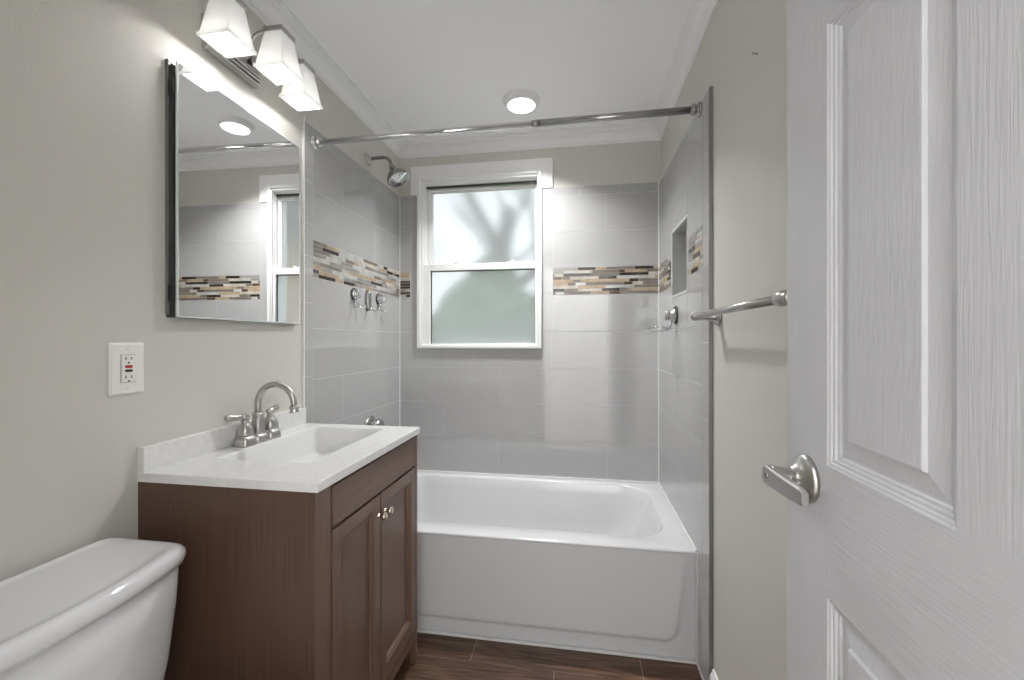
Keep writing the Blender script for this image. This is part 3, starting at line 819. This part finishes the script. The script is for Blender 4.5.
# ================================================================== VANITY LIGHT
def sconce():
    v = thing('vanity_light', 'three-shade nickel wall light over the mirror with frosted square glass shades', 'wall light', (XL, 1.16, 2.10))
    mb = MB()
    mb.box(XL, 0.018, 1.062, 1.262, 2.056, 2.160, bevel=0.003)
    for i in range(4):
        z = 2.060 + i * 0.0125
        mb.box(0.016, 0.030 - 0.003 * abs(1.5 - i), 1.062, 1.262, z, z + 0.0085, bevel=0.003)
    mb.box(0.016, 0.030, 1.125, 1.200, 2.085, 2.155, bevel=0.004)
    obj('back_plate', mb, 'nickel', v)
    for (cx, cy, z0) in ((0.104, 1.044, 2.042), (0.153, 1.189, 2.044), (0.112, 1.352, 2.050)):
        hb_, ht = 0.0485, 0.0285
        zt = z0 + 0.121; ya = min(max(cy, 1.095), 1.230); yb = (cy + ya) / 2
        mb = MB()
        mb.tube([(0.020, ya, 2.125), (0.040, ya, 2.128), (0.050, ya + (yb - ya) * .2, 2.138), (0.056, yb, 2.158), (0.066, yb + (cy - yb) * .4, 2.175), (0.082, yb + (cy - yb) * .8, 2.184), (cx - 0.012, cy, 2.186), (cx - 0.002, cy, zt + 0.019), (cx, cy, zt + 0.010)], 0.0062, 14)
        mb.lathe([(0, 0.016), (0.005, 0.016), (0.009, 0.010)], (0.028, ya, 2.125), (1, 0, 0), 20)
        arm = obj('arm', mb, 'nickel', v)
        mb = MB()
        s = ht + 0.004
        mb.box(cx - s, cx + s, cy - s, cy + s, zt - 0.003, zt + 0.012, bevel=0.002)
        mb.lathe([(0.012, 0.011), (0.020, 0.011), (0.024, 0.007)], (cx, cy, zt), (0, 0, 1), 20)
        mb.lathe([(-0.040, 0.013), (-0.003, 0.014)], (cx, cy, zt), (0, 0, 1), 20)
        obj('socket_cap', mb, 'nickel', arm)
        # glass shade: square, flared, with a lip at the bottom, open below
        def sq(h, z): return rrect(cx - h, cx + h, cy - h, cy + h, h * 0.10, z, 3)
        out = [sq(ht, zt), sq(ht + 0.004, zt - 0.02), sq(hb_ * 0.965, z0 + 0.013), sq(hb_ * 0.975, z0 + 0.009), sq(hb_ * 1.06, z0 + 0.008), sq(hb_ * 1.07, z0 + 0.001), sq(hb_ * 1.03, z0)]
        inn = [sq(hb_ * 0.93, z0), sq(hb_ * 0.925, z0 + 0.012), sq(ht, zt - 0.02), sq(ht - 0.004, zt - 0.004)]
        mb = MB(); mb.loft(out + inn, smooth=False, capb=True)
        obj('glass_shade', mb, 'shade', arm)
        mb = MB(); mb.sphere((cx, cy, z0 + 0.045), 0.026, sc=(1, 1, 1.1)); mb.lathe([(0, 0.012), (0.03, 0.012)], (cx, cy, z0 + 0.062), (0, 0, 1), 16)
        obj('bulb', mb, 'bulb', arm)
        lamp('vanity_bulb_glow', 'POINT', (cx, cy, z0 + 0.016), 0.36, 0.012, (1, 0.985, 0.965))


sconce()

# ================================================================== MEDICINE CABINET
mc = thing('medicine_cabinet', 'frameless mirrored medicine cabinet on the left wall above the faucet', 'medicine cabinet', (XL, 1.215, 1.27))
mb = MB()
mb.box(0.0, 0.0105, 0.954, 0.960, 1.278, 1.952); mb.box(0.0, 0.0105, 1.466, 1.472, 1.272, 1.955)
mb.box(0.0, 0.0105, 0.954, 1.472, 1.948, 1.955)
obj('flange', mb, 'steel_edge', mc)
mb = MB(); mb.box(0.0, 0.0195, 0.9575, 1.468, 1.2695, 1.940); obj('body', mb, 'dark_rubber', mc)
mb = MB()
for z in (1.335, 1.88):
    mb = MB(); mb.box(0.008, 0.024, 0.953, 0.962, z - 0.022, z + 0.022, bevel=0.002)
    obj('hinge', mb, 'black', mc); mb = MB()
mb.bm.free()
th = math.atan2(0.0080, 0.508)
ux = Vector((-math.sin(th), math.cos(th), 0)); nx = Vector((math.cos(th), math.sin(th), 0))
mb = MB()
p0 = Vector((0.0288, 0.962, 1.270)); Wd, Hd, T = 0.5085, 0.684, 0.005
def pt(a, z, t): q = p0 + ux * a + nx * (-t); return (q.x, q.y, p0.z + z)
e = 0.004
fr = [pt(e, e, 0), pt(Wd - e, e, 0), pt(Wd - e, Hd - e, 0), pt(e, Hd - e, 0)]
ed = [pt(0, 0, 0.0007), pt(Wd, 0, 0.0007), pt(Wd, Hd, 0.0007), pt(0, Hd, 0.0007)]
bk = [pt(0, 0, T), pt(Wd, 0, T), pt(Wd, Hd, T), pt(0, Hd, T)]
mb.quad(fr, 0)
mb.loft([fr, ed, bk], 1, smooth=False, capb=True)
bmesh.ops.remove_doubles(mb.bm, verts=mb.bm.verts, dist=1e-6)
obj('mirror_door', mb, ['mirror', 'mirror_edge'], mc)

# ================================================================== OUTLET
ot = thing('power_outlet', 'white ground-fault power outlet with red and black buttons on the left wall', 'outlet', (XL, 0.857, 1.141))
oy, oz = 0.857, 1.1405
mb = MB()
a = rrect(oy - 0.0397, oy + 0.0397, oz - 0.0625, oz + 0.0625, 0.004, 0, 4)
b = rrect(oy - 0.0350, oy + 0.0350, oz - 0.0578, oz + 0.0578, 0.003, 0, 4)
mb.loft([[(0.0, p[0], p[1]) for p in a], [(0.003, p[0], p[1]) for p in a], [(0.0062, p[0], p[1]) for p in b]], smooth=False, capb=True)
pl = obj('cover_plate', mb, 'plastic', ot)
mb = MB(); mb.box(0.0060, 0.0068, oy - 0.0170, oy + 0.0170, oz - 0.0340, oz + 0.0340, bevel=0.0004, mi=1)
mb.box(0.0064, 0.0082, oy - 0.0160, oy + 0.0160, oz - 0.0330, oz + 0.0330, bevel=0.001); obj('receptacle', mb, ['plastic', 'steel_edge'], ot)
mb = MB(); mb.box(0.0078, 0.0096, oy - 0.0080, oy + 0.0080, oz + 0.0012, oz + 0.0082, bevel=0.0006); obj('reset_button', mb, 'red', ot)
mb = MB(); mb.box(0.0078, 0.0096, oy - 0.0080, oy + 0.0080, oz - 0.0082, oz - 0.0022, bevel=0.0006); obj('test_button', mb, 'black', ot)
for s in (1, -1):
    mb = MB(); zc = oz + s * 0.0215 + (0.001 if s > 0 else -0.0005)
    for yy, hh in ((-0.0065, 0.0036), (0.0065, 0.0030)):
        mb.box(0.0079, 0.0085, oy + yy - 0.0011, oy + yy + 0.0011, zc - hh + 0.002, zc + hh + 0.002)
    mb.lathe([(0, 0.0023), (0.0004, 0.0023)], (0.0081, oy, zc - 0.0085), (1, 0, 0), 12)
    obj('socket_holes', mb, 'black', ot)
for s in (1, -1):
    mb = MB(); mb.lathe([(0, 0.0034), (0.0008, 0.0034), (0.0012, 0.002)], (0.0062, oy, oz + s * 0.0485), (1, 0, 0), 16); obj('screw', mb, 'plastic', ot)

# ================================================================== VANITY CABINET
CF = 0.482; CY0, CY1 = 0.885, 1.508; CT = 0.8575
vc = thing('vanity_cabinet', 'dark brown wooden vanity cabinet with two panelled doors', 'vanity cabinet', (0.24, 1.218, 0))
mb = MB()
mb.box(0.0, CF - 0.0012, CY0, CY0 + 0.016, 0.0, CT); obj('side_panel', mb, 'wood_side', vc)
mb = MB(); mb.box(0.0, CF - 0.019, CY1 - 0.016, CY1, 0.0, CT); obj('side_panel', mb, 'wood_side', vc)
mb = MB(); mb.box(0.012, CF - 0.022, CY0 + 0.016, CY1 - 0.016, 0.09, 0.105); mb.box(0.012, 0.018, CY0 + 0.016, CY1 - 0.016, 0.105, CT - 0.17)
obj('inner_panel', mb, 'wood_dark', vc)
mb = MB(); mb.box(CF - 0.085, CF - 0.070, CY0 + 0.016, CY1 - 0.016, 0.0, 0.09); obj('toe_kick', mb, 'wood_dark', vc)
mb = MB()
mb.box(CF - 0.019, CF, CY0 + 0.0008, 0.9480, 0.0, CT, bevel=0.001); mb.box(CF - 0.019, CF, 1.486, CY1, 0.0, CT, bevel=0.001)
mb.box(CF - 0.019, CF - 0.004, 0.9480, 1.486, CT - 0.012, CT, 2); mb.box(CF - 0.019, CF - 0.008, 0.9480, 1.486, 0.720, 0.745, 2); mb.box(CF - 0.019, CF - 0.001, 0.9480, 1.486, 0.092, 0.124, 1)
mb.box(CF - 0.019, CF - 0.012, 1.205, 1.223, 0.124, 0.720, 2); mb.box(CF - 0.019, CF - 0.009, 0.9470, 0.960, 0.124, CT, 2); mb.box(CF - 0.019, CF - 0.009, 1.476, 1.487, 0.124, CT, 2)  # dark rails and strips paint shadow lines into the door and drawer gaps
obj('face_frame', mb, ['wood_v', 'wood_h', 'wood_dark'], vc)
mb = MB(); mb.box(CF - 0.016, CF + 0.001, 0.9560, 1.4810, 0.7440, 0.8480, bevel=0.002); obj('false_drawer_front', mb, 'wood_h', vc)


def cab_door(y0, y1, ky):
    z0, z1, X = 0.130, 0.736, CF + 0.001
    st = 0.036
    mb = MB()
    mb.box(X - 0.018, X, y0, y0 + st, z0, z1, 0, 0.0015); mb.box(X - 0.018, X, y1 - st, y1, z0, z1, 0, 0.0015)
    mb.box(X - 0.018, X, y0 + st, y1 - st, z0, z0 + st + 0.020, 1, 0.0015); mb.box(X - 0.018, X, y0 + st, y1 - st, z1 - st - 0.004, z1, 1, 0.0015)
    d = obj('door', mb, ['wood_v', 'wood_h'], vc)
    a0, a1, c0, c1 = y0 + st, y1 - st, z0 + st + 0.020, z1 - st - 0.004
    mb = MB(); rr = []
    for ins, dx in ((0.0, 0.0005), (0.0015, 0.004), (0.005, 0.003), (0.008, 0.0045), (0.011, 0.0125), (0.016, 0.0135)):
        rr.append([(X - dx, a0 + ins, c0 + ins), (X - dx, a1 - ins, c0 + ins), (X - dx, a1 - ins, c1 - ins), (X - dx, a0 + ins, c1 - ins)])
    mb.loft(rr, smooth=False, capb=True); obj('door_inset', mb, 'wood_v', d)
    mb = MB(); mb.lathe([(0, 0.0075), (0.003, 0.0075), (0.005, 0.005), (0.012, 0.0045), (0.015, 0.009), (0.018, 0.0125), (0.023, 0.0130), (0.026, 0.0105), (0.028, 0.006), (0.0285, 0.001)], (X, ky, 0.677), (1, 0, 0), 24)
    obj('knob', mb, 'brass_knob', d)


cab_door(0.9560, 1.2080, 1.192); cab_door(1.2155, 1.4810, 1.232)

# ---- vanity top with integral basin
VT = 0.881; VX = 0.491
mb = MB()
N = 5
o_ = (0.0, VX, 0.8815, 1.511)
bs = (0.088, 0.372, 1.020, 1.462)
rg = [rrect(o_[0], o_[1], o_[2], o_[3], 0.003, CT + 0.0005, N), rrect(o_[0], o_[1], o_[2], o_[3], 0.003, VT - 0.002, N), rrect(o_[0] + .001, o_[1] - .002, o_[2] + .002, o_[3] - .001, 0.003, VT, N)]
mb.loft(rg, smooth=False)
rg = [rg[-1],
      rrect(bs[0] - .002, bs[1] + .002, bs[2] - .002, bs[3] + .002, 0.006, VT, N)]
mb.loft(rg, smooth=False)
rg2 = [rg[-1], rrect(bs[0], bs[1], bs[2], bs[3], 0.006, VT - 0.0025, N), rrect(bs[0] + .004, bs[1] - .004, bs[2] + .006, bs[3] - .006, 0.012, VT - 0.010, N),
       rrect(bs[0] + .020, bs[1] - .020, bs[2] + .050, bs[3] - .030, 0.020, VT - 0.080, N), rrect(bs[0] + .030, bs[1] - .030, bs[2] + .070, bs[3] - .045, 0.030, VT - 0.100, N),
       rrect(bs[0] + .055, bs[1] - .055, bs[2] + .110, bs[3] - .085, 0.040, VT - 0.110, N)]
mb.loft(rg2, 1, smooth=True, capb=True)
mb.loft([rrect(o_[0], o_[1], o_[2], o_[3], 0.003, CT + 0.0005, N), rrect(bs[0] + .0, bs[1] - .0, bs[2] + .0, bs[3] - .0, 0.01, CT + 0.0005, N), rrect(bs[0] + .02, bs[1] - .02, bs[2] + .04, bs[3] - .03, 0.02, VT - 0.09, N),
         rrect(bs[0] + .05, bs[1] - .05, bs[2] + .09, bs[3] - .07, 0.03, VT - 0.118, N)], smooth=False, capb=True)
bmesh.ops.remove_doubles(mb.bm, verts=mb.bm.verts, dist=1e-5)
vt = obj('sink_countertop', mb, ['fake_stone', 'basin'], None, loc=(0.24, 1.2, CT))
tag(vt, 'white vanity countertop with a rectangular moulded basin on the brown cabinet', 'sink countertop')
mb = MB(); mb.box(0.0, 0.020, 0.8825, 1.5105, VT - 0.001, 0.944, bevel=0.002); obj('backsplash', mb, 'fake_stone', vt)
mb = MB(); mb.lathe([(0, 0.021), (0.002, 0.021), (0.003, 0.017)], (0.23, 1.24, VT - 0.1095), (0, 0, 1), 28); obj('drain', mb, 'chrome', vt)

# ================================================================== FAUCET
FX, FY = 0.055, 1.216
fc = thing('faucet', 'brushed nickel two-handle gooseneck faucet behind the basin', 'faucet', (FX, FY, VT))
z = VT
def bell(yc, rb, prof, name, parent=None):
    mb = MB(); rr = []
    for h, r in prof:
        rr.append([(FX + r * math.cos(t) * (1 + 0.05 * math.cos(4 * t) * -1), yc + r * math.sin(t) * (1 - 0.05 * math.cos(4 * t)), z + h) for t in [2 * PI * i / 32 for i in range(32)]])
    mb.loft(rr, capa=True, capb=True); return obj(name, mb, 'nickel', parent or fc)


mb = MB()
def foot(yc, r, h, hx):
    mb.loft([rrect(FX - hx, FX + hx, yc - r, yc + r, r * 0.55, z + 0.0003, 5), rrect(FX - hx, FX + hx, yc - r, yc + r, r * 0.55, z + 0.004, 5),
             rrect(FX - hx * .93, FX + hx * .93, yc - r * .93, yc + r * .93, r * 0.5, z + h * .5, 5), rrect(FX - hx * .80, FX + hx * .80, yc - r * .80, yc + r * .80, r * 0.45, z + h, 5)], capa=True, capb=True)
foot(FY - 0.054, 0.0275, 0.030, 0.0275); foot(FY + 0.054, 0.0275, 0.030, 0.0275); foot(FY, 0.0265, 0.026, 0.024)
obj('base', mb, 'nickel', fc)
BP = [(0.029, 0.0215), (0.033, 0.0235), (0.040, 0.0235), (0.051, 0.0215), (0.061, 0.0170), (0.068, 0.0125), (0.072, 0.0095), (0.075, 0.0105), (0.079, 0.0105), (0.082, 0.008)]
for s in (-1, 1):
    hnd = bell(FY + s * 0.054, 0.02, BP, 'handle')
    mb = MB(); yc = FY + s * 0.054; zz = z + 0.089
    mb.sphere((FX, yc, zz), 0.0125, sc=(1, 1.1, 0.8))
    L = 1.0
    mb.tube([(FX, yc, zz + 0.002), (FX - 0.006, yc + s * 0.018, zz + 0.002), (FX - 0.010, yc + s * 0.028, zz + 0.001), (FX - 0.014, yc + s * 0.040, zz + 0.003), (FX - 0.017, yc + s * 0.050, zz + 0.004), (FX - 0.018, yc + s * 0.056, zz + 0.005)],
            [0.009, 0.0078, 0.0082, 0.0098, 0.0105, 0.006], 16)
    obj('lever', mb, 'nickel', hnd)
bell(FY, 0.02, [(0.025, 0.0185), (0.030, 0.0195), (0.048, 0.0185), (0.066, 0.0165), (0.082, 0.0155), (0.086, 0.0165), (0.090, 0.0165), (0.094, 0.0125)], 'spout_base')
mb = MB(); R_ = 0.064; cx_ = FX + R_; cz_ = z + 0.122
pts = [(FX, FY, z + 0.088), (FX, FY, z + 0.11)] + [tuple(p) for p in arc((cx_, FY, cz_), R_, PI, 0.02 * PI, 20)] + [(cx_ + R_ + 0.001, FY, cz_ - 0.004)]
mb.tube(pts, [0.0105] * 2 + [0.0105 - 0.001 * i / 20 for i in range(21)] + [0.0095], 20)
obj('spout', mb, 'nickel', fc)
mb = MB(); mb.lathe([(0, 0.0095), (0.002, 0.0145), (0.006, 0.0145), (0.008, 0.0115), (0.016, 0.0135), (0.020, 0.0145), (0.022, 0.0145)], (cx_ + R_ + 0.001, FY, cz_ - 0.003), (0.1, 0, -1), 24); obj('aerator', mb, 'nickel', fc)

# ================================================================== TOILET
to = thing('toilet', 'white toilet with a bow-front tank beside the vanity cabinet', 'toilet', (0.25, 0.575, 0))
TY0, TY1 = 0.345, 0.812; TYC = (TY0 + TY1) / 2; HW = (TY1 - TY0) / 2


def bow(x0, xs, xb, hw, z, n=96, it=1):
    """tank plan: straight back at x0, sides reaching xs, front bowed out to xb; corners rounded by smoothing"""
    poly = [(x0, TYC - hw)] + [(xs + (xb - xs) * (1 - t * t), TYC + hw * t) for t in [-1 + 2 * i / 30 for i in range(31)]] + [(x0, TYC + hw)]
    L = [0]
    for p, q in zip(poly, poly[1:] + poly[:1]): L.append(L[-1] + math.hypot(q[0] - p[0], q[1] - p[1]))
    out = []; j = 0
    for i in range(n):
        d = L[-1] * i / n
        while L[j + 1] < d: j += 1
        p, q = poly[j], poly[(j + 1) % len(poly)]; f = (d - L[j]) / max(L[j + 1] - L[j], 1e-9)
        out.append((p[0] + (q[0] - p[0]) * f, p[1] + (q[1] - p[1]) * f))
    for k in range(it * 3):
        out = [tuple(0.25 * out[i - 1][c] + 0.5 * out[i][c] + 0.25 * out[(i + 1) % n][c] for c in (0, 1)) for i in range(n)]
    return [(p[0], p[1], z) for p in out]


ZL = 0.760
mb = MB()
mb.loft([bow(0.030, 0.205, 0.232, HW * 0.80, 0.385), bow(0.024, 0.190, 0.225, HW * 0.86, 0.41), bow(0.024, 0.205, 0.240, HW * 0.92, 0.52), bow(0.024, 0.213, 0.250, HW * 0.968, 0.64), bow(0.024, 0.216, 0.254, HW * 0.978, ZL - 0.033)], capa=True, capb=True)
obj('tank', mb, 'porcelain', to)
mb = MB()
mb.loft([bow(0.021, 0.220, 0.256, HW * 0.955, ZL - 0.036), bow(0.018, 0.227, 0.264, HW * 0.985, ZL - 0.035), bow(0.017, 0.229, 0.266, HW * 0.992, ZL - 0.026), bow(0.016, 0.230, 0.267, HW, ZL - 0.020), bow(0.016, 0.228, 0.265, HW * 0.995, ZL - 0.009),
         bow(0.018, 0.222, 0.260, HW * 0.975, ZL - 0.002), bow(0.020, 0.214, 0.252, HW * 0.95, ZL), bow(0.026, 0.205, 0.243, HW * 0.915, ZL - 0.0003), bow(0.030, 0.199, 0.237, HW * 0.89, ZL - 0.0028), bow(0.040, 0.185, 0.222, HW * 0.84, ZL - 0.0033)], capa=True, capb=True)
obj('tank_lid', mb, 'porcelain', to)
mb = MB(); mb.lathe([(0, 0.012), (0.006, 0.012), (0.010, 0.008)], (0.230, TY0 + 0.07, 0.665), (1, 0, 0), 20)
mb.tube([(0.240, TY0 + 0.07, 0.665), (0.246, TY0 + 0.09, 0.662), (0.252, TY0 + 0.14, 0.655)], [0.006, 0.006, 0.008], 12); obj('flush_lever', mb, 'chrome', to)


def egg(x0, x1, w, z, n=40):
    o = []
    for i in range(n):
        t = 2 * PI * i / n; c, s = math.cos(t), math.sin(t)
        xm = x0 + (x1 - x0) * 0.42
        o.append(((xm + (x1 - xm) * c) if c > 0 else (xm + (xm - x0) * c), TYC + w * s * (1 - 0.06 * c), z))
    return o


mb = MB()
mb.loft([egg(0.10, 0.50, 0.115, 0.0), egg(0.10, 0.50, 0.112, 0.02), egg(0.11, 0.47, 0.100, 0.10), egg(0.11, 0.52, 0.115, 0.20), egg(0.10, 0.63, 0.155, 0.30), egg(0.04, 0.690, 0.182, 0.365), egg(0.035, 0.700, 0.186, 0.385), egg(0.04, 0.695, 0.182, 0.392),
         egg(0.24, 0.655, 0.138, 0.392), egg(0.26, 0.63, 0.125, 0.34), egg(0.32, 0.54, 0.07, 0.24)], capa=True, capb=True)
obj('bowl', mb, 'porcelain', to)
mb = MB(); mb.loft([egg(0.235, 0.700, 0.186, 0.393), egg(0.232, 0.705, 0.190, 0.400), egg(0.235, 0.702, 0.188, 0.410), egg(0.27, 0.66, 0.135, 0.411), egg(0.27, 0.66, 0.13, 0.395), egg(0.235, 0.700, 0.186, 0.393)]); obj('seat', mb, 'plastic', to)
mb = MB(); mb.loft([egg(0.232, 0.702, 0.187, 0.4115), egg(0.230, 0.705, 0.190, 0.418), egg(0.235, 0.700, 0.186, 0.428), egg(0.27, 0.65, 0.15, 0.432)], capa=True, capb=True); obj('seat_cover', mb, 'plastic', to)

# ================================================================== OUTSIDE
mb = MB(); mb.box(-14, 14, YB + 0.14, 22, -1.25, -1.2); struct('ground_outside', mb, 'lawn')


def tree(x, y, h, seed, label, lean=0.0):
    t = thing('bare_tree', label, 'tree', (x, y, -1.2), 'trees outside the window')
    rnd = random.Random(seed)
    mb = MB()
    def br(p, d, L, r, depth):
        n = 5; pts = [p]; q = Vector(p)
        dd = Vector(d)
        for i in range(n):
            dd = (dd + Vector((rnd.uniform(-.12, .12), rnd.uniform(-.12, .12), rnd.uniform(-.03, .08)))).normalized()
            q = q + dd * (L / n); pts.append(tuple(q))
        mb.tube(pts, [r * (1 - 0.45 * i / n) for i in range(n + 1)], 8)
        if depth > 0:
            for k in range(3):
                s = rnd.uniform(0.45, 1.0); b = pts[min(n, int(s * n))]
                a = rnd.uniform(0, 2 * PI)
                nd = (dd + Vector((math.cos(a), math.sin(a), rnd.uniform(-.1, .5))) * 0.9).normalized()
                br(b, nd, L * rnd.uniform(0.5, 0.72), r * 0.56, depth - 1)
    br((x, y, -1.2), (lean, 0, 1), h, 0.26, 3)
    obj('branches', mb, 'bark', t)


tree(-0.85, 8.6, 5.4, 5, 'bare tree seen blurred in the middle of the upper window pane', 0.02)
tree(-7.6, 15.5, 6.0, 9, 'bare tree seen blurred at the left of the upper window pane', 0.1)
tree(3.0, 18.5, 6.5, 15, 'bare tree seen blurred at the right of the upper window pane', -0.05)


def bush(x, y, rx, rz, seed, label):
    g_ = bmesh.new(); rnd = random.Random(seed)
    bmesh.ops.create_icosphere(g_, subdivisions=4, radius=1.0)
    for v_ in g_.verts:
        n0 = noise.noise(v_.co * 2.3 + Vector((seed, 0, 0))) * 0.35 + noise.noise(v_.co * 7 + Vector((seed, 3, 0))) * 0.16
        v_.co *= 1 + n0; v_.co = Vector((v_.co.x * rx + x, v_.co.y * rx * 0.7 + y, max(v_.co.z, -0.75) * rz + rz * 0.75 - 1.2))
    mb = MB(); mb.bm.free(); mb.bm = g_
    o = obj('evergreen_bush', mb, 'leaf', None, loc=(x, y, -1.2)); tag(o, label, 'bush', 'bushes outside the window')


bush(-3.6, 7.0, 1.5, 1.85, 1, 'green bush seen blurred at the left of the lower window pane')
bush(-0.25, 6.3, 1.3, 1.85, 2, 'green bush seen blurred in the middle of the lower window pane')
bush(2.6, 6.0, 1.1, 1.30, 3, 'green bush beyond the right edge of the lower window pane')
bl = thing('neighbouring_house', 'tan house outside, seen in the mirror through the window', 'house', (7.5, 8, -1.2))
mb = MB(); mb.box(4.6, 9.5, 5.6, 10.5, -1.2, 3.4); obj('walls', mb, 'siding', bl)
mb = MB(); mb.loft([[(3.8, 5.2, 3.4), (9.9, 5.2, 3.4), (9.9, 10.9, 3.4), (3.8, 10.9, 3.4)], [(3.8, 8.0, 5.2), (9.9, 8.0, 5.2), (9.9, 8.1, 5.2), (3.8, 8.1, 5.2)]], smooth=False, capa=True, capb=True); obj('roof', mb, 'roof', bl)
